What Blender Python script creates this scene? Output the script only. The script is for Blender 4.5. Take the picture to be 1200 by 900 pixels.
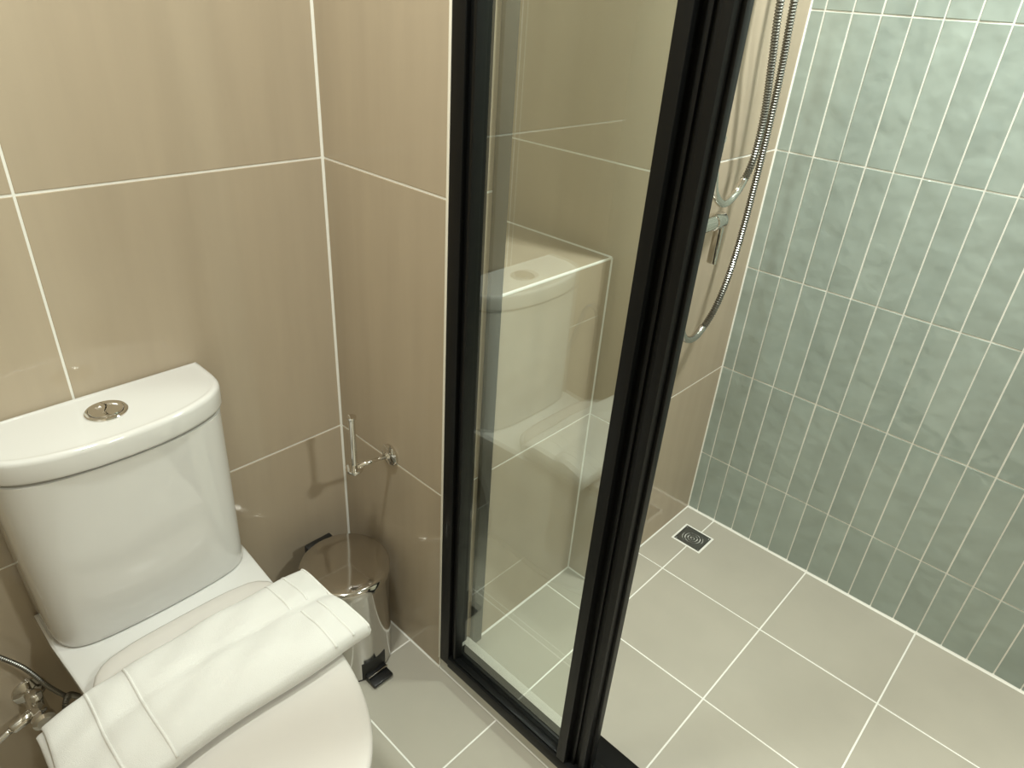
import bpy, bmesh, math, random
from mathutils import Vector, Matrix
for o in list(bpy.data.objects): bpy.data.objects.remove(o, do_unlink=True)
random.seed(7)
scene = bpy.context.scene
C = scene.collection
PI = math.pi

# ------------------------------------------------------------------ camera
cam_d = bpy.data.cameras.new('camera'); cam = bpy.data.objects.new('camera', cam_d); C.objects.link(cam)
r = Vector((0.68676, -0.72403492, 0.06429729)); u = Vector((0.32206683, 0.38239515, 0.86605248)); f = Vector((0.65163921, 0.57406218, -0.49580133))
M3 = Matrix((r, u, -f)).transposed()
cam.matrix_world = Matrix.Translation((-0.73222, -1.15898, 1.40856)) @ M3.to_4x4()
cam_d.sensor_width = 36.0; cam_d.lens = 803.89 / 1200 * 36.0
cam_d.clip_start = 0.02
scene.camera = cam

# ------------------------------------------------------------------ world, exposure
w = bpy.data.worlds.new('world'); scene.world = w; w.use_nodes = True
w.node_tree.nodes['Background'].inputs[0].default_value = (1, 0.93, 0.78, 1)
w.node_tree.nodes['Background'].inputs[1].default_value = 0.0
vs = scene.view_settings
vs.view_transform = 'Standard'; vs.look = 'None'; vs.gamma = 1.0; vs.use_curve_mapping = False
vs.exposure = 0.10
ZC = 2.34                                  # ceiling height
LAMPS = [                                  # x, y, watts, radius
    (-0.46, -0.46, 13.5, 0.07),
    (-0.10, -2.10, 20.0, 0.07),
    (0.66, -1.0, 24.0, 0.07),
]
LAMP_COL = (0.94, 0.985, 0.915)

# ------------------------------------------------------------------ materials
def mat(name, base, rough=0.5, metal=0.0, spec=0.5, coat=0.0, sheen=0.0):
    m = bpy.data.materials.new(name); m.use_nodes = True
    b = m.node_tree.nodes['Principled BSDF']
    b.inputs['Base Color'].default_value = (*base, 1); b.inputs['Roughness'].default_value = rough
    b.inputs['Metallic'].default_value = metal; b.inputs['Specular IOR Level'].default_value = spec
    b.inputs['Coat Weight'].default_value = coat; b.inputs['Coat Roughness'].default_value = 0.04
    b.inputs['Sheen Weight'].default_value = sheen
    return m
def nodes(m): return m.node_tree.nodes, m.node_tree.links, m.node_tree.nodes['Principled BSDF']
def noise_colour(m, base, amp, scale, detail=3.0, rand=0.0, stretch=(1, 1, 1)):
    """vary the base colour by soft noise (and per object)"""
    N, L, b = nodes(m)
    tc = N.new('ShaderNodeTexCoord'); mp = N.new('ShaderNodeMapping'); mp.inputs['Scale'].default_value = stretch
    L.new(tc.outputs['Object'], mp.inputs['Vector'])
    oi = N.new('ShaderNodeObjectInfo')
    nz = N.new('ShaderNodeTexNoise'); nz.noise_dimensions = '4D'; nz.inputs['Scale'].default_value = scale; nz.inputs['Detail'].default_value = detail
    mul = N.new('ShaderNodeMath'); mul.operation = 'MULTIPLY'; mul.inputs[1].default_value = 37.0
    L.new(oi.outputs['Random'], mul.inputs[0]); L.new(mul.outputs[0], nz.inputs['W']); L.new(mp.outputs[0], nz.inputs['Vector'])
    mr = N.new('ShaderNodeMapRange'); mr.inputs[1].default_value = 0.3; mr.inputs[2].default_value = 0.7
    mr.inputs[3].default_value = 1 - amp; mr.inputs[4].default_value = 1 + amp
    L.new(nz.outputs['Fac'], mr.inputs[0])
    mr2 = N.new('ShaderNodeMapRange'); mr2.inputs[3].default_value = 1 - rand; mr2.inputs[4].default_value = 1 + rand
    L.new(oi.outputs['Random'], mr2.inputs[0])
    mm = N.new('ShaderNodeMath'); mm.operation = 'MULTIPLY'; L.new(mr.outputs[0], mm.inputs[0]); L.new(mr2.outputs[0], mm.inputs[1])
    vm = N.new('ShaderNodeVectorMath'); vm.operation = 'SCALE'; vm.inputs[0].default_value = base
    L.new(mm.outputs[0], vm.inputs['Scale']); L.new(vm.outputs[0], b.inputs['Base Color'])
    return mp, oi, mul
def noise_bump(m, scale, strength, dist, detail=2.0, coord='Object'):
    N, L, b = nodes(m)
    tc = N.new('ShaderNodeTexCoord'); oi = N.new('ShaderNodeObjectInfo')
    nz = N.new('ShaderNodeTexNoise'); nz.noise_dimensions = '4D'; nz.inputs['Scale'].default_value = scale; nz.inputs['Detail'].default_value = detail
    mul = N.new('ShaderNodeMath'); mul.operation = 'MULTIPLY'; mul.inputs[1].default_value = 53.0
    L.new(oi.outputs['Random'], mul.inputs[0]); L.new(mul.outputs[0], nz.inputs['W'])
    L.new(tc.outputs[coord], nz.inputs['Vector'])
    bp = N.new('ShaderNodeBump'); bp.inputs['Strength'].default_value = strength; bp.inputs['Distance'].default_value = dist
    L.new(nz.outputs['Fac'], bp.inputs['Height']); L.new(bp.outputs['Normal'], b.inputs['Normal'])

M = {}
BEIGE = (0.465, 0.388, 0.288)
M['beige'] = mat('polished_beige_tile', BEIGE, 0.10, spec=0.5); noise_colour(M['beige'], BEIGE, 0.05, 3.0, 4, 0.01, (6, 6, 0.6))
GREY = (0.44, 0.412, 0.345)
M['floor'] = mat('grey_floor_tile', GREY, 0.30); noise_colour(M['floor'], GREY, 0.05, 5.0, 5, 0.015); 
GREEN = (0.37, 0.435, 0.40)
M['green'] = mat('glazed_sage_tile', GREEN, 0.07, spec=0.6); noise_colour(M['green'], GREEN, 0.07, 14.0, 3, 0.05); noise_bump(M['green'], 18.0, 0.75, 0.006, 1.5)
M['grout'] = mat('cream_grout', (0.86, 0.85, 0.79), 0.8); noise_bump(M['grout'], 300, 0.1, 0.001)
M['curb'] = mat('light_stone', (0.66, 0.64, 0.57), 0.35); noise_colour(M['curb'], (0.66, 0.64, 0.57), 0.05, 20)
M['paint'] = mat('white_paint', (0.80, 0.78, 0.72), 0.7); noise_bump(M['paint'], 200, 0.05, 0.001)
M['backwall'] = mat('warm_painted_wall', (0.44, 0.375, 0.285), 0.4); noise_bump(M['backwall'], 200, 0.05, 0.001)
M['china'] = mat('white_glazed_china', (0.68, 0.67, 0.645), 0.08, coat=0.3); noise_colour(M['china'], (0.68, 0.67, 0.645), 0.008, 6)
M['seat'] = mat('white_seat_plastic', (0.61, 0.578, 0.54), 0.22); noise_colour(M['seat'], (0.61, 0.578, 0.54), 0.008, 6)
M['towel'] = mat('white_terry', (0.69, 0.68, 0.65), 0.95, spec=0.1, sheen=0.25); noise_bump(M['towel'], 900, 0.35, 0.002, 3)
M['band'] = mat('white_woven_band', (0.74, 0.73, 0.70), 0.7, spec=0.2); noise_bump(M['band'], 1500, 0.2, 0.001, 1)
M['chrome'] = mat('chrome', (0.72, 0.70, 0.66), 0.07, 1.0); noise_bump(M['chrome'], 60, 0.02, 0.001)
M['steel'] = mat('polished_steel', (0.55, 0.53, 0.50), 0.09, 1.0); noise_bump(M['steel'], 25, 0.02, 0.002)
M['hose'] = mat('ribbed_hose_steel', (0.24, 0.235, 0.215), 0.30, 1.0); noise_bump(M['hose'], 60, 0.02, 0.001)
M['grate'] = mat('drain_steel', (0.20, 0.20, 0.185), 0.5, 1.0); noise_bump(M['grate'], 400, 0.1, 0.001)
M['darkgap'] = mat('dark_slot', (0.015, 0.015, 0.013), 0.6); noise_bump(M['darkgap'], 200, 0.1, 0.001)
M['black'] = mat('black_powder_coat', (0.0032, 0.0036, 0.0036), 0.45, spec=0.25); noise_bump(M['black'], 700, 0.08, 0.0006)
M['greyal'] = mat('dark_grey_aluminium', (0.03, 0.029, 0.026), 0.45, spec=0.3); noise_bump(M['greyal'], 700, 0.05, 0.0006)
M['plastic'] = mat('black_plastic', (0.01, 0.01, 0.01), 0.35); noise_bump(M['plastic'], 500, 0.05, 0.0006)
M['seal'] = mat('white_sealant', (0.85, 0.82, 0.72), 0.5); noise_bump(M['seal'], 60, 0.2, 0.001)
M['gap'] = mat('grey_gap_shade', (0.30, 0.29, 0.26), 0.6); noise_bump(M['gap'], 200, 0.1, 0.001)  # plain grey standing in for the shade inside the cistern gaps

def glass_material():
    m = bpy.data.materials.new('clear_glass'); m.use_nodes = True
    N = m.node_tree.nodes; L = m.node_tree.links; N.clear()
    out = N.new('ShaderNodeOutputMaterial'); mix = N.new('ShaderNodeMixShader')
    fr = N.new('ShaderNodeFresnel'); fr.inputs['IOR'].default_value = 2.3
    # the fresnel node must see the same outside-to-inside ratio on both faces of the thin pane
    geo = N.new('ShaderNodeNewGeometry'); mi = N.new('ShaderNodeMix'); mi.data_type = 'FLOAT'
    mi.inputs['A'].default_value = 2.3; mi.inputs['B'].default_value = 1 / 2.3
    L.new(geo.outputs['Backfacing'], mi.inputs['Factor']); L.new(mi.outputs['Result'], fr.inputs['IOR'])
    tr = N.new('ShaderNodeBsdfTransparent'); tr.inputs[0].default_value = (0.95, 0.975, 0.955, 1)
    gl = N.new('ShaderNodeBsdfGlossy'); gl.inputs['Roughness'].default_value = 0.0; gl.inputs['Color'].default_value = (0.95, 1, 0.95, 1)
    L.new(fr.outputs[0], mix.inputs[0]); L.new(tr.outputs[0], mix.inputs[1]); L.new(gl.outputs[0], mix.inputs[2])
    L.new(mix.outputs[0], out.inputs[0])
    return m
M['glass'] = glass_material()
def lamp_material():
    m = bpy.data.materials.new('lamp_lens'); m.use_nodes = True
    N, L, b = nodes(m)
    b.inputs['Emission Color'].default_value = (*LAMP_COL, 1); b.inputs['Emission Strength'].default_value = 6.0
    nz = N.new('ShaderNodeTexNoise'); nz.inputs['Scale'].default_value = 200
    L.new(nz.outputs['Fac'], b.inputs['Roughness'])
    return m
M['lens'] = lamp_material()

# ------------------------------------------------------------------ mesh helpers
def obj(name, bm, m, parent=None, smooth=False, loc=None):
    me = bpy.data.meshes.new(name); bmesh.ops.recalc_face_normals(bm, faces=bm.faces[:]); bm.to_mesh(me); bm.free()
    if smooth:
        for p in me.polygons: p.use_smooth = True
    me.materials.append(M[m])
    o = bpy.data.objects.new(name, me); C.objects.link(o)
    if parent: o.parent = parent
    if loc: o.location = loc
    return o
def link(name, me, parent, loc, rot=(0, 0, 0)):
    o = bpy.data.objects.new(name, me); C.objects.link(o); o.parent = parent; o.location = loc; o.rotation_euler = rot
    return o
def tag(o, label, cat, group=None):
    o['label'] = label; o['category'] = cat
    if group: o['group'] = group
    return o
def structure(o, label=None):
    o['kind'] = 'structure'
    if label: o['label'] = label
    return o
def empty(name, loc, label, cat, group=None, rz=0):
    o = bpy.data.objects.new(name, None); C.objects.link(o); o.location = loc; o.rotation_euler.z = rz; o.empty_display_size = 0.05
    return tag(o, label, cat, group)
def auto_smooth(o, angle=35):
    me = o.data
    for p in me.polygons: p.use_smooth = True
    bm = bmesh.new(); bm.from_mesh(me)
    for e in bm.edges:
        if len(e.link_faces) == 2 and e.calc_face_angle(0) > math.radians(angle): e.smooth = False
    bm.to_mesh(me); bm.free()
    return o
def add_box(bm, x0, x1, y0, y1, z0, z1, bev=0.0, seg=2):
    b = bmesh.new()
    vs_ = [b.verts.new((x, y, z)) for x in (x0, x1) for y in (y0, y1) for z in (z0, z1)]
    for q in ((0, 1, 3, 2), (4, 6, 7, 5), (0, 4, 5, 1), (2, 3, 7, 6), (0, 2, 6, 4), (1, 5, 7, 3)): b.faces.new([vs_[i] for i in q])
    bmesh.ops.recalc_face_normals(b, faces=b.faces[:])
    if bev: bmesh.ops.bevel(b, geom=b.edges[:], offset=bev, segments=seg, affect='EDGES', profile=0.5)
    me = bpy.data.meshes.new('tmp'); b.to_mesh(me); b.free(); bm.from_mesh(me); bpy.data.meshes.remove(me)
def box(name, m, dims, parent=None, bev=0.0, seg=2):
    bm = bmesh.new(); add_box(bm, *dims, bev=bev, seg=seg)
    o = obj(name, bm, m, parent)
    if bev: auto_smooth(o)
    return o
def loft(bm, rings, cap0=True, cap1=True, closed=True):
    vr = [[bm.verts.new(p) for p in ring] for ring in rings]
    n = len(rings[0])
    for a, b in zip(vr, vr[1:]):
        for i in range(n if closed else n - 1):
            bm.faces.new((a[i], a[(i + 1) % n], b[(i + 1) % n], b[i]))
    if cap0: bm.faces.new(vr[0][::-1])
    if cap1: bm.faces.new(vr[-1])
def lathe(bm, prof, axis='z', c=(0, 0, 0), n=32, cap=True):
    """prof: (radius, height) along the axis"""
    rings = []
    for rad, h in prof:
        ring = []
        for i in range(n):
            a = 2 * PI * i / n; p, q = rad * math.cos(a), rad * math.sin(a)
            v = {'z': (p, q, h), 'x': (h, p, q), 'y': (q, h, p)}[axis]
            ring.append((c[0] + v[0], c[1] + v[1], c[2] + v[2]))
        rings.append(ring)
    loft(bm, rings, cap, cap)
def spline(pts, n):
    """Catmull-Rom through pts, n points in all, evenly spaced"""
    P = [Vector(p) for p in pts]; P = [P[0] * 2 - P[1]] + P + [P[-1] * 2 - P[-2]]
    dense = []
    for i in range(1, len(P) - 2):
        for k in range(40):
            t = k / 40
            dense.append(0.5 * ((2 * P[i]) + (P[i + 1] - P[i - 1]) * t + (2 * P[i - 1] - 5 * P[i] + 4 * P[i + 1] - P[i + 2]) * t * t + (3 * P[i] - P[i - 1] - 3 * P[i + 1] + P[i + 2]) * t ** 3))
    dense.append(P[-2])
    L = [0]
    for a, b in zip(dense, dense[1:]): L.append(L[-1] + (b - a).length)
    out = []; j = 0
    for k in range(n):
        s = L[-1] * k / (n - 1)
        while j < len(L) - 2 and L[j + 1] < s: j += 1
        t = (s - L[j]) / max(1e-9, L[j + 1] - L[j]); out.append(dense[j].lerp(dense[j + 1], min(1, max(0, t))))
    return out, L[-1]
def tube(bm, pts, rad, n=12):
    """pts: points, rad: one radius or a list"""
    rings = []; up = Vector((0, 0, 1)); prev = None
    for i, p in enumerate(pts):
        t = (pts[min(i + 1, len(pts) - 1)] - pts[max(i - 1, 0)]).normalized()
        if prev is None:
            a = t.orthogonal().normalized()
        else:
            a = (prev - t * prev.dot(t)).normalized()
        prev = a; b = t.cross(a)
        rr = rad[i] if isinstance(rad, list) else rad
        rings.append([p + (a * math.cos(2 * PI * k / n) + b * math.sin(2 * PI * k / n)) * rr for k in range(n)])
    loft(bm, rings)
def rod(bm, a, b, rad, n=16): tube(bm, [Vector(a), Vector(a).lerp(Vector(b), 0.5), Vector(b)], rad, n)

# a tile lies in its local x-z plane, its face towards -y, its back at y = TH
TILE_CACHE = {}
def tile_mesh(wd, ht, m, ch=0.0010, th=0.006):
    key = (round(wd, 4), round(ht, 4), m)
    if key in TILE_CACHE: return TILE_CACHE[key]
    bm = bmesh.new(); a, b = wd / 2, ht / 2
    ring = lambda a, b, y: [(-a, y, -b), (a, y, -b), (a, y, b), (-a, y, b)]
    loft(bm, [ring(a, b, th), ring(a, b, ch * 0.5), ring(a - ch, b - ch, 0)], True, True)
    bmesh.ops.recalc_face_normals(bm, faces=bm.faces[:])
    me = bpy.data.meshes.new('tile'); bm.to_mesh(me); bm.free(); me.materials.append(M[m])
    TILE_CACHE[key] = me
    return me
GAP = 0.0038
def tile_face(parent, m, us, vs_, place, gap=GAP, jitter=0.0):
    """tiles between the joint positions us (along) and vs_ (up); place(u, v) gives location and rotation"""
    for a, b in zip(us, us[1:]):
        for c, d in zip(vs_, vs_[1:]):
            me = tile_mesh(b - a - gap, d - c - gap, m)
            loc, rot = place((a + b) / 2, (c + d) / 2)
            rot = Vector(rot)
            if jitter: rot = rot + Vector((0, random.uniform(-1, 1) * 0.15, random.uniform(-1, 1))) * jitter
            link('tile', me, parent, loc, rot)
SETB = 0.0008                                  # how far the joints lie behind the tile faces
# facing directions: -y, -x and +x, +z (up)
face_my = lambda y: (lambda s, v: ((s, y, v), (0, 0, 0)))
face_mx = lambda x: (lambda s, v: ((x, s, v), (0, 0, -PI / 2)))
face_up = lambda z: (lambda s, v: ((s, v, z), (-PI / 2, 0, 0)))

# ------------------------------------------------------------------ measures
YF, XG = -0.446, 0.981           # shower's tap wall, green wall
YS, XR, ZL = -0.352, 0.4825, 0.919   # ledge front, ledge's end, ledge top
TW = 0.131                       # thickness of the partition
XL, YB = -0.94, -3.0             # the rest of the room
ROWS = [0.0, 0.516, 1.116, 1.716, ZC]
s = SETB

# ------------------------------------------------------------------ room shell
o = structure(box('wall_back', 'grout', (XL, -0.0 , s, 0.12, 0, ZC)), 'polished beige tiled wall behind the toilet')
tile_face(o, 'beige', [XL - 0.002, -0.5, -0.0015], ROWS, face_my(0.0))
o = structure(box('wall_partition', 'grout', (s, TW - 0.002, YS + s, s - 0.0005, 0, ZC)), 'beige tiled partition wall beside the bin')
tile_face(o, 'beige', [YS + 0.002, -0.001], ROWS, face_mx(0.0))
tile_face(o, 'beige', [0.046, TW], ROWS, face_my(YS))
o = structure(box('wall_ledge', 'grout', (TW - 0.002, XR + 0.01, YS + s, 0.10, 0, ZL - s)), 'low beige tiled ledge inside the shower')
tile_face(o, 'beige', [TW, XR], [0, 0.516, ZL], face_my(YS))
tile_face(o, 'beige', [TW, XR], [YS, 0.10], face_up(ZL))
o = structure(box('wall_niche', 'grout', (TW - 0.004, XR + 0.01, 0.10 + s, 0.14, ZL, ZC)), 'beige tiled wall at the back of the ledge niche')
tile_face(o, 'beige', [TW, XR], [ZL] + ROWS[2:], face_my(0.10))
o = structure(box('wall_shower', 'grout', (XR + s, XG + 0.06, YF + s, 0.14, 0, ZC)), 'beige tiled shower wall that carries the taps')
tile_face(o, 'beige', [XR, XG], ROWS, face_my(YF))
tile_face(o, 'beige', [YF, YS], ROWS[:2], face_mx(XR))
tile_face(o, 'beige', [YF, 0.10], ROWS[2:], face_mx(XR))
g = GAP / 2                                    # the tile that steps round the ledge
bm = bmesh.new(); pts = [(YF + g, 0.516 + g), (YS, 0.516 + g), (YS, ZL), (0.10 - g, ZL), (0.10 - g, 1.116 - g), (YF + g, 1.116 - g)]
loft(bm, [[(XR + 0.006, a, b) for a, b in pts], [(XR, a, b) for a, b in pts]]); obj('tile', bm, 'beige', o)
o = structure(box('wall_right', 'grout', (XG + 0.0011, XG + 0.10, YB, YF, 0, ZC)), 'shower wall of tall glossy sage green tiles')
cols = [YF - 0.0342 - 0.0602 * i for i in range(24)]
yv = [YF] + cols
tile_face(o, 'green', yv[::-1], [0.0, 0.216] + [0.516 + 0.3 * k for k in range(6)] + [ZC], face_mx(XG), gap=0.0034, jitter=0.018)
structure(box('wall_left', 'backwall', (XL - 0.1, XL, YB, 0.12, 0, ZC)), 'plain warm wall on the far side of the toilet')
structure(box('wall_front', 'backwall', (XL - 0.1, XG + 0.1, YB - 0.1, YB, 0, ZC)))
structure(box('ceiling', 'paint', (XL - 0.1, XG + 0.1, YB - 0.1, 0.14, ZC, ZC + 0.1)))

def bead(parent, a, b, e1, e2, sz=0.0042):
    """a three-cornered grout joint filling an inner corner from a to b; e1, e2 point out along the two faces"""
    A, B, E1, E2 = Vector(a), Vector(b), Vector(e1), Vector(e2)
    bm = bmesh.new(); loft(bm, [[P - (E1 + E2) * 0.004, P + E1 * sz - E2 * 0.001, P + (E1 + E2) * sz * 0.32, P + E2 * sz - E1 * 0.001] for P in (A, B)])
    return obj('corner_joint', bm, 'grout', parent)
W = {o_.name: o_ for o_ in bpy.data.objects}
X_, Y_, Z_ = Vector((1, 0, 0)), Vector((0, 1, 0)), Vector((0, 0, 1))
bead(W['wall_back'], (0, 0, 0), (0, 0, ZC), -X_, -Y_)
bead(W['wall_back'], (XL, 0, 0), (0, 0, 0), -Y_, Z_)
bead(W['wall_partition'], (0, YS, 0), (0, 0, 0), -X_, Z_)
bead(W['wall_right'], (XG, YF, 0), (XG, YF, ZC), -X_, -Y_)
bead(W['wall_right'], (XG, YB, 0), (XG, YF, 0), -X_, Z_, 0.0062)
bead(W['wall_shower'], (XR, YF, 0), (XG, YF, 0), -Y_, Z_)
bead(W['wall_shower'], (XR, YF, 0), (XR, YS, 0), -X_, Z_)
bead(W['wall_ledge'], (TW, YS, 0), (XR, YS, 0), -Y_, Z_)
bead(W['wall_ledge'], (XR, YS, 0), (XR, YS, ZL), -X_, -Y_)
bead(W['wall_ledge'], (XR, YS, ZL), (XR, 0.10, ZL), -X_, Z_)
# nosing of the ledge: a grouted mitre along its front edge
bm = bmesh.new(); loft(bm, [[(x, YS + 0.004, ZL - 0.004), (x, YS - 0.0002, ZL - 0.004), (x, YS - 0.0002, ZL - 0.001), (x, YS + 0.001, ZL + 0.0002), (x, YS + 0.004, ZL + 0.0002)] for x in (TW, XR)]); obj('edge_joint', bm, 'grout', W['wall_ledge'])

# floor: joints every 0.2935 across and every 0.30 in depth; the drain is cut out of the shower corner
o = structure(box('floor', 'grout', (XL - 0.1, XG + 0.1, YB - 0.1, 0.14, -0.10, -s)), 'grey tiled bathroom floor with cream joints')
YJ = [-0.542 - 0.3 * k for k in range(9)][::-1] + [-0.242]
XJ = [0.387 - 0.2935 * k for k in range(2, 5)][::-1]
tile_face(o, 'floor', [XL + 0.002] + XJ + [-0.0005], [YB] + YJ + [-0.001], face_up(0.0))
XS = [0.09, 0.387, 0.6805, XG - 0.003]
tile_face(o, 'floor', XS, [YB] + YJ[:-1], face_up(0.0))
tile_face(o, 'floor', [0.09, 0.387], [YJ[-2], YS - 0.002], face_up(0.0))
DX0, DX1, DY0, DY1 = 0.812, 0.902, -0.585, -0.489
def floor_poly(pts):
    bm = bmesh.new(); top = [(x, y, 0.0) for x, y in pts]; bot = [(x, y, -0.006) for x, y in pts]
    loft(bm, [bot, top]); return obj('tile', bm, 'floor', o)
g = GAP / 2
# two tiles beside the drain are notched
floor_poly([(0.387 + g, YJ[-2] + g), (0.6805 - g, YJ[-2] + g), (0.6805 - g, YF - 0.003), (XR - 0.003, YF - 0.003), (XR - 0.003, YS - 0.003), (0.387 + g, YS - 0.003)])
floor_poly([(0.6805 + g, YJ[-2] + g), (DX0, YJ[-2] + g), (DX0, DY1), (DX1, DY1), (DX1, YJ[-2] + g), (XG - 0.004, YJ[-2] + g), (XG - 0.004, YF - 0.003), (0.6805 + g, YF - 0.003)])
# replace the plain tile in front of the drain with a notched one
for t in list(o.children):
    if abs(t.location.x - (0.6805 + XG - 0.003) / 2) < 0.01 and abs(t.location.y - (YJ[-2] - 0.15)) < 0.01: bpy.data.objects.remove(t, do_unlink=True)
floor_poly([(0.6805 + g, YJ[-3] + g), (XG - 0.004, YJ[-3] + g), (XG - 0.004, YJ[-2] - g), (DX1, YJ[-2] - g), (DX1, DY0), (DX0, DY0), (DX0, YJ[-2] - g), (0.6805 + g, YJ[-2] - g)])

# low stone kerb that carries the glass screen
structure(box('trim_1', 'curb', (0.001, 0.089, YB, YS - 0.0005, -0.004, 0.036), bev=0.002), 'low pale stone kerb under the shower screen')

# ------------------------------------------------------------------ downlights (real lamps of the ceiling)
for i, (x, y, wt, rad) in enumerate(LAMPS):
    t = empty('downlight', (x, y, ZC), ['recessed ceiling downlight over the toilet', 'recessed ceiling downlight behind the viewer', 'recessed ceiling downlight over the shower'][i], 'lamp', 'ceiling downlights')
    bm = bmesh.new(); lathe(bm, [(rad + 0.022, 0.0), (rad + 0.022, -0.004), (rad + 0.006, -0.006), (rad + 0.004, 0.0)], n=40, cap=False); obj('trim_ring', bm, 'paint', t, True)
    bm = bmesh.new(); lathe(bm, [(rad + 0.004, -0.0005), (0.001, -0.0012)], n=40); obj('lens', bm, 'lens', t)
    ld = bpy.data.lights.new('downlight_beam', 'AREA'); ld.shape = 'DISK'; ld.size = rad * 2; ld.energy = wt; ld.color = LAMP_COL; ld.spread = math.radians(170)
    lo = bpy.data.objects.new('downlight_beam', ld); C.objects.link(lo); lo.location = (x, y, ZC - 0.008)

# ------------------------------------------------------------------ shower screen
scr = empty('shower_screen', (0.0, -0.36, 0.036), 'black framed clear glass shower screen with thick end post', 'shower screen')
scr_off = Vector((0.0, -0.36, 0.036))
def sbox(name, m, dims, bev=0.001, parent=scr):
    x0, x1, y0, y1, z0, z1 = dims; c = scr_off
    return box(name, m, (x0 - c.x, x1 - c.x, y0 - c.y, y1 - c.y, z0 - c.z, z1 - c.z), parent, bev)
ZT = 2.05
sbox('jamb', 'black', (-0.003, 0.022, -0.383, -0.3545, 0.036, ZT), 0.0015)
sbox('jamb_groove', 'black', (0.006, 0.022, -0.397, -0.383, 0.066, ZT))
sbox('jamb_lip', 'black', (-0.001, 0.022, -0.403, -0.397, 0.066, ZT))
sbox('wall_channel', 'black', (0.022, 0.079, -0.359, -0.3525, 0.036, ZT))
sbox('inner_channel', 'greyal', (0.097, 0.1285, -0.362, -0.3525, 0.0, ZT))
sbox('sealant', 'seal', (-0.0035, 0.0003, -0.3546, -0.3490, 0.036, ZT), 0.0008)
rail = sbox('bottom_rail', 'black', (-0.006, 0.050, -2.0, -0.383, 0.036, 0.066), 0.0015)
sbox('rail_lip', 'black', (-0.001, 0.012, -0.712, -0.397, 0.066, 0.071), 0.0008)
sbox('rail_gasket', 'greyal', (0.024, 0.030, -0.712, -0.38, 0.066, 0.070), 0.0008)
sbox('door_track', 'black', (0.050, 0.100, -2.0, -0.735, 0.0362, 0.064), 0.0015)
sbox('top_rail', 'black', (-0.006, 0.050, -2.0, -0.3525, ZT, ZT + 0.04), 0.0015)
sbox('glass_pane', 'glass', (0.014, 0.022, -0.716, -0.398, 0.062, ZT), 0.0)
# end post: a front cheek, a recess with two ribs, a rear return
post = sbox('post', 'black', (-0.006, 0.046, -0.733, -0.712, 0.066, ZT), 0.0015)
def pbox(name, d): 
    x0, x1, y0, y1 = d; c = scr_off
    return box(name, 'black', (x0 - c.x, x1 - c.x, y0 - c.y, y1 - c.y, 0.066 - c.z, ZT - c.z), post, 0.001)
pbox('recess', (0.012, 0.046, -0.762, -0.732))
pbox('rib', (0.006, 0.014, -0.749, -0.742))
pbox('return_edge', (0.002, 0.046, -0.774, -0.761))
pbox('gasket', (0.018, 0.030, -0.780, -0.773))

# ------------------------------------------------------------------ toilet
CX = -0.480
toi = empty('toilet', (CX, 0, 0), 'white close coupled china toilet with its seat lid down', 'toilet')
def smooth_half(pts, n):
    """half outline (dx >= 0) from the front centre to the back, mirrored into a closed ring"""
    p, _ = spline([(a, b, 0) for a, b in pts], n)
    half = [(max(0, q.x), q.y) for q in p]
    return half + [(-a, b) for a, b in half[::-1] if a > 1e-6]
PTOP = [(0, -0.165), (0.05, -0.1625), (0.10, -0.1535), (0.140, -0.138), (0.164, -0.121), (0.178, -0.100), (0.1835, -0.073), (0.184, -0.03)]
PBOT = [(0, -0.153), (0.05, -0.152), (0.10, -0.1485), (0.132, -0.142), (0.152, -0.130), (0.164, -0.110), (0.1690, -0.080), (0.170, -0.03)]
def tank_outline(t, grow=0.0, back=-0.006):
    """plan of the tank: t = 0 at its foot, t = 1 at its lid"""
    h = [(a * (1 - t) + c * t, b * (1 - t) + d * t) for (a, b), (c, d) in zip(PBOT, PTOP)]
    ring = smooth_half(h, 30); hw = h[-1][0]; i = 30
    o2 = ring[:i] + [(hw, back), (-hw, back)] + ring[i:]
    return [(a, b) for a, b, c in ring_at(o2, 0, -grow)] if grow else o2
def ring_at(o2, z, inset=0.0):
    if not inset: return [(a, b, z) for a, b in o2]
    n = len(o2); out = []
    area = sum(o2[i - 1][0] * o2[i][1] - o2[i][0] * o2[i - 1][1] for i in range(n)); sg = 1 if area > 0 else -1
    for i in range(n):
        p0, p1, p2 = Vector(o2[i - 1]), Vector(o2[i]), Vector(o2[(i + 1) % n])
        d1, d2 = (p1 - p0).normalized(), (p2 - p1).normalized()
        n1, n2 = Vector((-d1.y, d1.x)) * sg, Vector((-d2.y, d2.x)) * sg
        mn = (n1 + n2) / max(0.3, 1 + n1.dot(n2))
        q = p1 + mn * inset; out.append((q.x, q.y, z))
    return out
# tank
rings = []
ZTK0, ZTK1 = 0.401, 0.741
for t in [0, 0.008, 0.03, 0.15, 0.3, 0.45, 0.6, 0.75, 0.9, 1.0]:
    k = -0.004 if t == 0 else (-0.001 if t == 0.008 else 0)
    rings.append([(a, b, ZTK0 + (ZTK1 - ZTK0) * t) for a, b in tank_outline(t * 0.55, k - 0.001)])
bm = bmesh.new(); loft(bm, rings); tank = auto_smooth(obj('cistern', bm, 'china', toi), 40)
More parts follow.
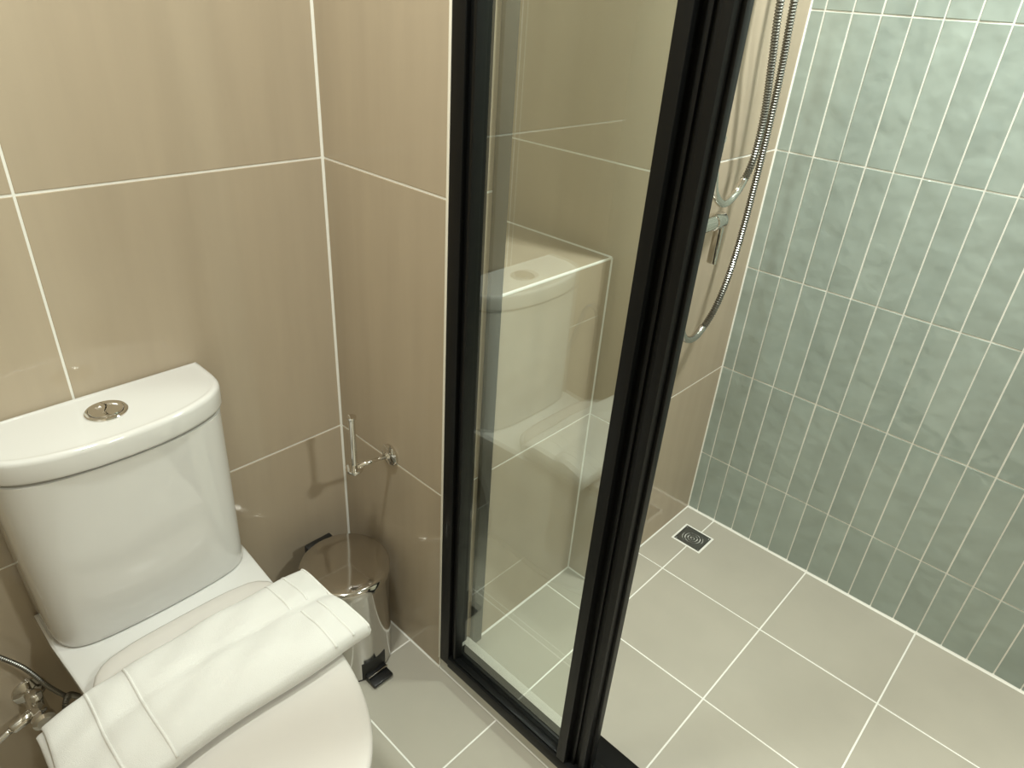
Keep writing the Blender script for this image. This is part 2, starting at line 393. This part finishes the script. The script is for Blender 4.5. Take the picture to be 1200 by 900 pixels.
# gaps under the tank and under its lid: their shade painted as grey rings
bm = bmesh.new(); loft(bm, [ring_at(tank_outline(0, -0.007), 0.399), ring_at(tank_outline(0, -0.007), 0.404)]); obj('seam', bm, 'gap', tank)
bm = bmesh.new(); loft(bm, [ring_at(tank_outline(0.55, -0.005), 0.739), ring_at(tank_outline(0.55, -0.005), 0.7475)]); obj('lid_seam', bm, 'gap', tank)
lo_ = tank_outline(1, 0, -0.002)
bm = bmesh.new()
loft(bm, [ring_at(lo_, 0.7455, 0.007), ring_at(lo_, 0.746, 0.003), ring_at(lo_, 0.7485, 0.0005), ring_at(lo_, 0.752), ring_at(lo_, 0.778), ring_at(lo_, 0.7820, 0.0010), ring_at(lo_, 0.7845, 0.0030), ring_at(lo_, 0.7860, 0.0062), ring_at(lo_, 0.7862, 0.0090), ring_at(lo_, 0.7852, 0.0120), ring_at(lo_, 0.7850, 0.0150), ring_at(lo_, 0.7850, 0.022)])
lid = auto_smooth(obj('cistern_lid', bm, 'china', toi), 60)
# dual flush button
BX, BY, BZ = 0.003, -0.077, 0.7852
bm = bmesh.new(); lathe(bm, [(0.0315, -0.004), (0.0315, 0.0018), (0.0300, 0.0034), (0.0265, 0.0038), (0.0262, 0.0012), (0.001, 0.0012)], c=(BX, BY, BZ), n=48)
btn = auto_smooth(obj('flush_button', bm, 'chrome', toi), 40)
def half_button(sgn):
    bm = bmesh.new(); rg = []
    pr = []
    for i in range(25):
        a = -PI / 2 + PI * i / 24; pr.append((0.0255 * math.cos(a), 0.0255 * math.sin(a)))
    inner = []
    for i in range(9):                           # S-shaped split between the halves
        v = 0.0255 * (1 - 2 * i / 8); inner.append((0.0008 + sgn * 0.0045 * math.sin(PI * v / 0.0255), v))
    ring = pr + inner[1:-1]
    for z, k in ((0.001, 1), (0.0046, 1), (0.0060, 0.95), (0.0052, 0.80), (0.0046, 0.5)):
        mx, my = 0.011, 0.0
        rg.append([(BX + sgn * (mx + (a - mx) * k), BY + (my + (b - my) * k), BZ + z) for a, b in ring])
    loft(bm, rg)
    return auto_smooth(obj('button_half', bm, 'chrome', btn), 50)
a_ = half_button(1); b_ = half_button(-1)

# bowl, deck
def bowl_outline(hw, front, back, hb=None, yb=-0.30, n=26):
    hb = hb or hw
    pts = [(0, front)]
    for i in range(1, 10):
        a = PI / 2 * i / 9
        pts.append((hw * math.sin(a) ** 0.92, yb + (front - yb) * math.cos(a)))
    pts += [(hw * 0.6 + hb * 0.4, yb + (back - yb) * 0.35), (hb, yb + (back - yb) * 0.7)]
    ring = smooth_half(pts, n)
    return ring[:n] + [(hb, back), (-hb, back)] + ring[n:]
rings = []
for z, hw, fr, bk, hb in [(0.0, 0.108, -0.52, -0.10, 0.10), (0.012, 0.112, -0.525, -0.10, 0.10), (0.06, 0.104, -0.51, -0.10, 0.098), (0.16, 0.112, -0.53, -0.08, 0.105),
                          (0.25, 0.135, -0.59, -0.05, 0.125), (0.32, 0.156, -0.645, -0.02, 0.150), (0.365, 0.164, -0.670, -0.006, 0.168), (0.390, 0.166, -0.676, -0.006, 0.175), (0.397, 0.1645, -0.674, -0.007, 0.1745), (0.400, 0.160, -0.669, -0.010, 0.171)]:
    rings.append([(a, b, z) for a, b in bowl_outline(hw, fr, bk, hb)])
bm = bmesh.new(); loft(bm, rings); auto_smooth(obj('bowl', bm, 'china', toi), 40)
def seat_outline(hw, front, rear, rc, n=40):
    yb = -0.40
    pts = [(0, front)]
    for i in range(1, 13):
        a = PI / 2 * i / 12; pts.append((hw * math.sin(a) ** 0.95, yb + (front - yb) * math.cos(a) ** 0.98))
    pts += [(hw, -0.34), (hw * 0.995, rear - rc)]
    for i in range(1, 5):
        a = PI / 2 * i / 4; pts.append((hw * 0.995 - rc + rc * math.cos(a), rear - rc + rc * math.sin(a)))
    pts += [(hw * 0.45, rear + 0.004), (0.0, rear + 0.005)]
    p, _ = spline([(a, b, 0) for a, b in pts], n)
    half = [(max(0, q.x), q.y) for q in p]
    return half + [(-a, b) for a, b in half[1:-1][::-1]]
so = seat_outline(0.160, -0.684, -0.216, 0.055)
def scaled(o2, k, z, c=(0, -0.44)): return [(c[0] + (a - c[0]) * k, c[1] + (b - c[1]) * k, z) for a, b in o2]
bm = bmesh.new(); loft(bm, [scaled(so, 0.965, 0.4005), scaled(so, 0.98, 0.403), scaled(so, 0.98, 0.413), scaled(so, 0.965, 0.415)]); auto_smooth(obj('seat', bm, 'seat', toi), 40)
bm = bmesh.new(); loft(bm, [scaled(so, 0.97, 0.416), scaled(so, 0.995, 0.4175), scaled(so, 1.0, 0.421), scaled(so, 1.0, 0.428), scaled(so, 0.992, 0.4325), scaled(so, 0.97, 0.4352), scaled(so, 0.9, 0.4368), scaled(so, 0.6, 0.4378), scaled(so, 0.2, 0.438)])
auto_smooth(obj('seat_lid', bm, 'seat', toi), 40)

# ------------------------------------------------------------------ folded towel on the lid
TX0, TX1, TY0, TY1 = -0.716, -0.281, -0.482, -0.283
TZ = 0.4385
def towel_T(x):
    t = 0.036
    d = x - TX0
    t += 0.005 * (1 / (1 + math.exp(-(d - 0.062) / 0.0025))) + 0.005 * (1 / (1 + math.exp(-(d - 0.118) / 0.003)))
    t += 0.003 * math.sin((x + 0.5) * 14)
    return t
def towel_pt(x, th, off=0.0):
    """x along, th around the section (0 = front edge, pi/2 = top)"""
    T = towel_T(x); W = (TY1 - TY0); yc = (TY0 + TY1) / 2
    e = 0.42
    cs, sn = math.cos(th), math.sin(th)
    yy = -math.copysign(abs(cs) ** e, cs); zz = math.copysign(abs(sn) ** 0.62, sn)
    end = min(x - TX0, TX1 - x); kk = 1 - 0.10 * math.exp(-end / 0.010)
    y = yc + yy * W / 2 + 0.003 * math.sin(x * 23 + 1.0) * (1 if yy < 0 else 0.6)
    z = T / 2 + zz * T / 2 * kk
    if sn > 0:
        v = (y - TY0) / W
        z -= 0.0085 * math.exp(-((v - 0.55 - 0.04 * math.sin(x * 9)) / 0.05) ** 2) * (0.75 + 0.25 * math.sin(x * 7 + 2.2)) * min(1, (x - TX0) / 0.12)
        z += 0.0050 * math.exp(-((v - 0.28) / 0.16) ** 2) - 0.012 * max(0, v - 0.6)
        z += 0.0018 * math.sin(x * 31 + v * 9) + 0.0012 * math.sin(x * 57 - v * 17)
    # the ends hang a little past the toilet lid
    dx = abs(x - CX) - 0.150
    if dx > 0: z -= 1.5 * dx * dx + 0.05 * dx
    # corner of the right end pulls out towards the front, left end runs slightly askew
    v = (y - TY0) / W
    rt = (x - TX0) / (TX1 - TX0)
    xo = x + 0.010 * (0.5 - v) * rt ** 3 + 0.006 * math.sin(v * PI) * rt ** 6 * -1 - 0.004 * (1 - rt) ** 3 * math.sin(v * 5)
    p = Vector((xo, y, TZ + z))
    if off: p += Vector((0, yy * 0.0 , 0)) + Vector((0, -math.copysign(abs(cs) ** 1.0, cs), sn)).normalized() * off
    return p
xs = []
x = TX0
while x < TX1 - 1e-6:
    xs.append(x); x += 0.0045
xs += [TX1]
NS = 72
def yy_to_th(yy): return math.acos(max(-1, min(1, -math.copysign(abs(yy) ** (1 / 0.42), yy))))      # front edge is yy = -1
yys = [-math.cos(PI * k / 36) * 0.55 + (-1 + 2 * k / 36) * 0.45 for k in range(37)]
ths = [PI - yy_to_th(-q) if False else yy_to_th(q) for q in yys]
ths = [PI - t for t in ths][::-1] if ths[0] > ths[-1] else ths
ths = ths + [2 * PI - t for t in ths[1:-1][::-1]]
bm = bmesh.new()
cen = lambda x, k: [towel_pt(x, t) for t in ths]
rings = []
def squash(x, k, dx):
    ring = [towel_pt(x, t) for t in ths]; c = sum(ring, Vector()) / NS
    return [Vector((p.x + dx, c.y + (p.y - c.y) * (1 - (1 - k) * 0.06), c.z + (p.z - c.z) * k)) for p in ring]
rings += [squash(TX0, 0.5, -0.002), squash(TX0, 0.8, -0.0016)] + [[towel_pt(x, t) for t in ths] for x in xs] + [squash(TX1, 0.85, 0.003), squash(TX1, 0.5, 0.0045)]
loft(bm, rings)
tow = obj('bath_towel', bm, 'towel', None, True)
tag(tow, 'folded white terry towel lying across the toilet seat lid', 'towel')
def towel_band(xa, xb, y0, y1, off=0.0016):
    """a raised woven line across the towel, from y0 (-1 = front edge) to y1 (1 = back edge)"""
    bm = bmesh.new(); n = 44; rr = []
    for k in range(n + 1):
        t = yy_to_th(y0 + (y1 - y0) * k / n)
        a, b = towel_pt(xa, t), towel_pt(xb, t); up = Vector((0, -0.25 if y0 + (y1 - y0) * k / n < -0.9 else 0, 1)) * off
        rr.append([a - up * 0.6, a + up * 0.7, a.lerp(b, 0.5) + up, b + up * 0.7, b - up * 0.6])
    loft(bm, rr)
    return obj('woven_band', bm, 'band', tow, True)
for xa in (-0.352, -0.318):
    towel_band(xa - 0.006, xa - 0.002, 0.12, 0.97)
    towel_band(xa + 0.004, xa + 0.008, -0.985, -0.05)
# hem edges of the folded layers at the left end
for xa in (-0.6575, -0.6010): towel_band(xa, xa + 0.004, -0.985, 0.97)
# the under layer that peeps out at the left end
def under(x, T):
    W = TY1 - TY0 - 0.006; yc = (TY0 + TY1) / 2 - 0.001; dx = abs(x - CX) - 0.150
    dz = -(1.5 * dx * dx + 0.05 * dx) if dx > 0 else 0
    ring = []
    for t in ths:
        cs, sn = math.cos(t), math.sin(t)
        y = -math.copysign(abs(cs) ** 0.3, cs); zz = math.copysign(abs(sn) ** 0.6, sn)
        ring.append((x + 0.003 * math.sin(y * 2.0), yc + y * W / 2, TZ + 0.0085 + dz + zz * T / 2))
    return ring
bm = bmesh.new(); loft(bm, [under(TX0 - 0.0105, 0.008), under(TX0 - 0.0095, 0.013), under(TX0 - 0.006, 0.0165)] + [under(TX0 + 0.006 * k, 0.0165) for k in range(8)])
obj('under_layer', bm, 'towel', tow, True)
# rolled hem along the right end
bm = bmesh.new(); tube(bm, [towel_pt(TX1 - 0.0005, PI * (0.12 + 0.76 * k / 30)) + Vector((0.001, 0, -0.0008)) for k in range(31)], 0.0024, 10); obj('end_hem', bm, 'band', tow, True)

# ------------------------------------------------------------------ pedal bin
bx, by = -0.123, -0.168
binn = empty('pedal_bin', (bx, by, 0), 'polished steel pedal bin in the corner beside the toilet', 'bin')
R_ = 0.0960
bm = bmesh.new(); lathe(bm, [(R_ - 0.004, 0.0005), (R_ - 0.001, 0.001), (R_ - 0.001, 0.006), (R_ - 0.002, 0.007)], n=64); auto_smooth(obj('base', bm, 'plastic', binn))
bm = bmesh.new(); lathe(bm, [(R_ - 0.002, 0.005), (R_, 0.006), (R_, 0.2590), (R_ + 0.0012, 0.2620), (R_ + 0.0012, 0.2660), (R_ - 0.002, 0.2670)], n=96); auto_smooth(obj('body', bm, 'steel', binn))
bm = bmesh.new(); lathe(bm, [(R_ - 0.001, 0.2655), (R_ + 0.002, 0.2665), (R_ + 0.0025, 0.2700), (R_ + 0.0025, 0.2820), (R_ + 0.0005, 0.2848), (R_ - 0.006, 0.2870), (R_ - 0.03, 0.2900), (R_ - 0.06, 0.2915), (0.002, 0.2920)], n=96); auto_smooth(obj('lid', bm, 'steel', binn), 50)
bm = bmesh.new(); add_box(bm, -0.034, 0.034, R_ - 0.003, R_ + 0.016, 0.2490, 0.2820, 0.004); add_box(bm, -0.024, 0.024, R_ - 0.001, R_ + 0.012, 0.05, 0.2540, 0.003); auto_smooth(obj('hinge', bm, 'plastic', binn))
# pedal: slot plate, tongue, steel strip
bm = bmesh.new(); 
rg = []
for zz in (0.006, 0.056):
    n = 10; outer = [((R_ + 0.001) * math.sin(a), -(R_ + 0.001) * math.cos(a), zz) for a in [(-0.34 + 0.68 * k / n) for k in range(n + 1)]]
    inner = [((R_ - 0.002) * math.sin(a), -(R_ - 0.002) * math.cos(a), zz) for a in [(0.34 - 0.68 * k / n) for k in range(n + 1)]]
    rg.append(outer + inner)
loft(bm, rg); obj('slot', bm, 'darkgap', binn)
pd = bmesh.new(); add_box(pd, -0.026, 0.026, -R_ - 0.034, -R_ + 0.01, 0.005, 0.014, 0.002); ped = auto_smooth(obj('pedal', pd, 'plastic', binn))
bm = bmesh.new(); add_box(bm, -0.026, 0.026, -R_ - 0.0135, -R_ - 0.010, 0.020, 0.0235, 0.0008); auto_smooth(obj('pedal_strip', bm, 'steel', ped))
bm = bmesh.new(); add_box(bm, -0.026, 0.026, -R_ - 0.012, -R_ + 0.004, 0.013, 0.0215, 0.002); auto_smooth(obj('pedal_heel', bm, 'plastic', ped))

# ------------------------------------------------------------------ upright toilet paper holder on the partition
th_ = empty('paper_holder', (0, -0.184, 0.532), 'small chrome upright toilet paper holder without a roll', 'paper holder')
bm = bmesh.new(); lathe(bm, [(0.0245, 0.0), (0.0245, -0.005), (0.021, -0.008), (0.009, -0.010), (0.007, -0.016)], axis='x', n=40); auto_smooth(obj('rosette', bm, 'chrome', th_))
bm = bmesh.new(); rod(bm, (-0.012, 0, 0), (-0.084, 0.014, 0), 0.0042); obj('arm', bm, 'chrome', th_, True)
bm = bmesh.new(); lathe(bm, [(0.0045, -0.020), (0.0068, -0.018), (0.0068, 0.116), (0.0095, 0.119), (0.0098, 0.1215), (0.0095, 0.124), (0.004, 0.125)], c=(-0.084, 0.014, 0), n=32); auto_smooth(obj('rod', bm, 'chrome', th_))
bm = bmesh.new(); lathe(bm, [(0.006, -0.0035), (0.0180, -0.003), (0.0185, 0.0), (0.0180, 0.0025), (0.006, 0.003)], c=(-0.084, 0.014, -0.004), n=32); auto_smooth(obj('plate', bm, 'chrome', th_))

# ------------------------------------------------------------------ floor drain
dr = empty('floor_drain', ((DX0 + DX1) / 2, (DY0 + DY1) / 2, 0), 'square steel floor drain with round grating in the shower corner', 'drain')
h = (DX1 - DX0) / 2; hv = (DY1 - DY0) / 2
def frame_ring(bm, hx, hy, wd, z0, z1):
    add_box(bm, -hx, hx, -hy, -hy + wd, z0, z1); add_box(bm, -hx, hx, hy - wd, hy, z0, z1)
    add_box(bm, -hx, -hx + wd, -hy + wd, hy - wd, z0, z1); add_box(bm, hx - wd, hx, -hy + wd, hy - wd, z0, z1)
bm = bmesh.new(); frame_ring(bm, h, hv, 0.006, -0.006, 0.0006); obj('grout_border', bm, 'grout', dr)
bm = bmesh.new(); frame_ring(bm, h - 0.006, hv - 0.006, 0.004, -0.006, 0.0015); obj('frame', bm, 'grate', dr)
bm = bmesh.new(); add_box(bm, -h + 0.010, h - 0.010, -hv + 0.010, hv - 0.010, -0.006, -0.002); obj('well', bm, 'darkgap', dr)
gp = bmesh.new()
hx, hy = h - 0.0105, hv - 0.0105; R0 = min(hx, hy) - 0.003
ring_o = []; ring_i = []
for i in range(48):
    a = 2 * PI * i / 48; c_, s_ = math.cos(a), math.sin(a); k = min(hx / max(abs(c_), 1e-6), hy / max(abs(s_), 1e-6))
    ring_o.append((c_ * k, s_ * k)); ring_i.append((c_ * R0, s_ * R0))
loft(gp, [[(x, y, -0.0025) for x, y in ring_o], [(x, y, 0.0012) for x, y in ring_o], [(x, y, 0.0012) for x, y in ring_i], [(x, y, -0.0025) for x, y in ring_i]], False, False)
cover = obj('cover', gp, 'grate', dr)
for rr in (0.0300, 0.0215, 0.0130):
    bm = bmesh.new(); lathe(bm, [(rr, -0.0025), (rr, 0.0012), (rr - 0.0060, 0.0012), (rr - 0.0060, -0.0025)], n=48, cap=False); obj('ring', bm, 'grate', dr)
bm = bmesh.new(); lathe(bm, [(0.004, -0.0025), (0.004, 0.0012), (0.001, 0.0013)], n=24); obj('hub', bm, 'grate', dr)
for i in range(4):
    a = PI / 4 + PI / 2 * i; bm = bmesh.new(); rod(bm, (0.003 * math.cos(a), 0.003 * math.sin(a), -0.0005), (R0 * math.cos(a), R0 * math.sin(a), -0.0005), 0.0015, 8); obj('spoke', bm, 'grate', dr)

# ------------------------------------------------------------------ shower taps and hoses
def ribbed_hose(name, pts, rad, label, pitch=0.0056, group=None):
    _, L = spline(pts, 10); n = int(L / pitch) * 2 + 1
    p, L = spline(pts, n)
    rads = [rad if i % 2 else rad * 0.74 for i in range(n)]
    bm = bmesh.new(); tube(bm, p, rads, 12)
    o = obj(name, bm, 'hose', None, False); auto_smooth(o, 20)
    tag(o, label, 'hose', group)
    return o, p
def nut(parent, name, a, b, rad):
    bm = bmesh.new(); A, B = Vector(a), Vector(b)
    pts = [A.lerp(B, t) for t in (0, 0.08, 0.5, 0.92, 1)]; tube(bm, pts, [rad * 0.85, rad, rad, rad, rad * 0.8], 20); return obj(name, bm, 'chrome', parent, True)
YH = -0.500
h1 = [(0.700, -0.520, 1.90), (0.702, YH, 1.62), (0.706, YH, 1.427), (0.729, YH, 1.323), (0.752, YH, 1.209), (0.745, YH, 1.118), (0.702, YH, 1.064), (0.651, YH, 1.046), (0.602, YH, 1.075), (0.580, YH, 1.120), (0.575, YH, 1.160)]
h2 = [(0.760, -0.520, 1.90), (0.760, YH, 1.62), (0.767, YH, 1.429), (0.783, YH, 1.299), (0.788, YH, 1.172), (0.785, YH, 1.052), (0.777, YH, 0.945), (0.757, YH, 0.846), (0.718, YH, 0.772), (0.655, YH, 0.731), (0.600, YH, 0.745), (0.560, YH, 0.80), (0.545, YH, 0.88), (0.545, YH, 0.965)]
o1, _ = ribbed_hose('shower_hose', h1, 0.0084, 'ribbed chrome shower hose ending in the shorter upper loop')
o2, _ = ribbed_hose('shower_hose', h2, 0.0084, 'ribbed chrome shower hose hanging in the longer lower loop beside green tiles')
nut(o1, 'smooth_sleeve', (0.735, YH, 1.100), (0.700, YH, 1.063), 0.0078)
bm = bmesh.new(); p, _ = spline([h1[5], h1[6], h1[7], h1[8], h1[9]], 40); tube(bm, p[6:], 0.0088, 14); obj('hose_sleeve', bm, 'chrome', o1, True)
bm = bmesh.new(); p, _ = spline([h2[8], h2[9], h2[10], h2[11]], 40); tube(bm, p[8:], 0.0088, 14); obj('hose_sleeve', bm, 'steel', o2, True)
for c in list(o1.children):
    if c.name.startswith('smooth_sleeve'): bpy.data.objects.remove(c, do_unlink=True)

mx = empty('shower_mixer', (0.57, YF, 1.012), 'chrome shower mixer tap with hanging lever on the beige wall', 'tap')
for sx in (-0.045, 0.035):
    bm = bmesh.new(); lathe(bm, [(0.026, 0.0), (0.026, -0.004), (0.020, -0.010), (0.014, -0.012), (0.014, -0.040)], axis='y', c=(sx, 0, 0), n=32); auto_smooth(obj('escutcheon', bm, 'chrome', mx))
bm = bmesh.new(); lathe(bm, [(0.014, -0.062), (0.017, -0.058), (0.017, 0.040), (0.015, 0.042)], axis='x', c=(0, -0.055, 0), n=40); auto_smooth(obj('body', bm, 'chrome', mx))
bm = bmesh.new(); lathe(bm, [(0.0165, 0.043), (0.0185, 0.045), (0.0185, 0.082), (0.0165, 0.085), (0.004, 0.0855)], axis='x', c=(0, -0.055, 0), n=40); hd = auto_smooth(obj('handle', bm, 'chrome', mx))
bm = bmesh.new(); add_box(bm, 0.079, 0.087, -0.066, -0.044, -0.100, 0.004, 0.003); auto_smooth(obj('lever', bm, 'chrome', hd))
nut(mx, 'hose_nut', (-0.025, -0.054, -0.016), (-0.025, -0.054, -0.045), 0.011)
we = empty('wall_outlet', (0.575, YF, 1.185), 'chrome wall outlet elbow feeding the upper shower hose', 'outlet')
bm = bmesh.new(); lathe(bm, [(0.024, 0), (0.024, -0.005), (0.018, -0.009), (0.011, -0.011), (0.011, -0.060), (0.008, -0.064)], axis='y', n=32); auto_smooth(obj('rosette', bm, 'chrome', we))
nut(we, 'hose_nut', (0, -0.054, -0.004), (0, -0.054, -0.036), 0.011)
for k, (hx_, lab) in enumerate(((0.700, 'chrome hand shower hanging on the wall bracket nearer the screen'), (0.760, 'chrome hand shower hanging on the wall bracket nearer the green tiles'))):
    t = empty('hand_shower', (hx_, YF, 1.93), lab, 'hand shower', 'hand showers')
    bm = bmesh.new(); lathe(bm, [(0.018, 0), (0.018, -0.006), (0.010, -0.010), (0.010, -0.050)], axis='y', n=28); auto_smooth(obj('bracket', bm, 'chrome', t))
    bm = bmesh.new(); p, _ = spline([(0, -0.074, -0.04), (0, -0.070, 0.05), (0, -0.085, 0.14)], 16); tube(bm, p, [0.010 + 0.003 * i / 15 for i in range(16)], 18); obj('handle', bm, 'chrome', t, True)
    bm = bmesh.new(); lathe(bm, [(0.010, 0.014), (0.026, 0.008), (0.028, -0.004), (0.024, -0.008), (0.002, -0.008)], axis='y', c=(0, -0.095, 0.155), n=32); auto_smooth(obj('head', bm, 'chrome', t))

# ------------------------------------------------------------------ water valve behind the toilet
vx, vz = -0.701, 0.232
va = empty('angle_valve', (vx, 0, vz), 'chrome water stop valve on the wall left of the toilet', 'valve')
bm = bmesh.new(); lathe(bm, [(0.028, 0), (0.027, -0.004), (0.018, -0.010), (0.012, -0.012), (0.012, -0.030)], axis='y', n=32); auto_smooth(obj('escutcheon', bm, 'chrome', va))
bm = bmesh.new(); lathe(bm, [(0.011, -0.028), (0.015, -0.031), (0.015, -0.072), (0.012, -0.075)], axis='y', n=8); auto_smooth(obj('body', bm, 'chrome', va), 20)
bm = bmesh.new(); lathe(bm, [(0.012, -0.075), (0.019, -0.078), (0.019, -0.088), (0.013, -0.092), (0.003, -0.093)], axis='y', n=12); auto_smooth(obj('knob', bm, 'chrome', va), 20)
nut(va, 'upper_outlet', (0.002, -0.052, 0.008), (0.004, -0.052, 0.040), 0.011)
nut(va, 'side_outlet', (-0.010, -0.056, 0.0), (-0.046, -0.060, -0.006), 0.0105)
bm = bmesh.new(); p, _ = spline([(-0.046, -0.060, -0.006), (-0.085, -0.062, -0.02), (-0.14, -0.060, -0.04)], 14); tube(bm, p, 0.006, 12); obj('lever', bm, 'chrome', va, True)
o3, _ = ribbed_hose('braided_hose', [(-0.655, -0.050, 0.215), (-0.676, -0.050, 0.268), (-0.700, -0.040, 0.335), (-0.745, -0.030, 0.41), (-0.80, -0.022, 0.50), (-0.85, -0.020, 0.58), (-0.895, -0.03, 0.55), (-0.905, -0.03, 0.42)], 0.0046, 'thin ribbed metal hose rising along the wall left of the toilet', 0.0040)
o4, _ = ribbed_hose('supply_hose', [(-0.64, -0.045, 0.20), (-0.655, -0.06, 0.23), (-0.672, -0.09, 0.22), (-0.690, -0.12, 0.14), (-0.72, -0.13, 0.06), (-0.70, -0.10, 0.03), (-0.66, -0.06, 0.03), (-0.63, -0.02, 0.06)], 0.0058, 'short metal supply hose low down behind the toilet', 0.0040)
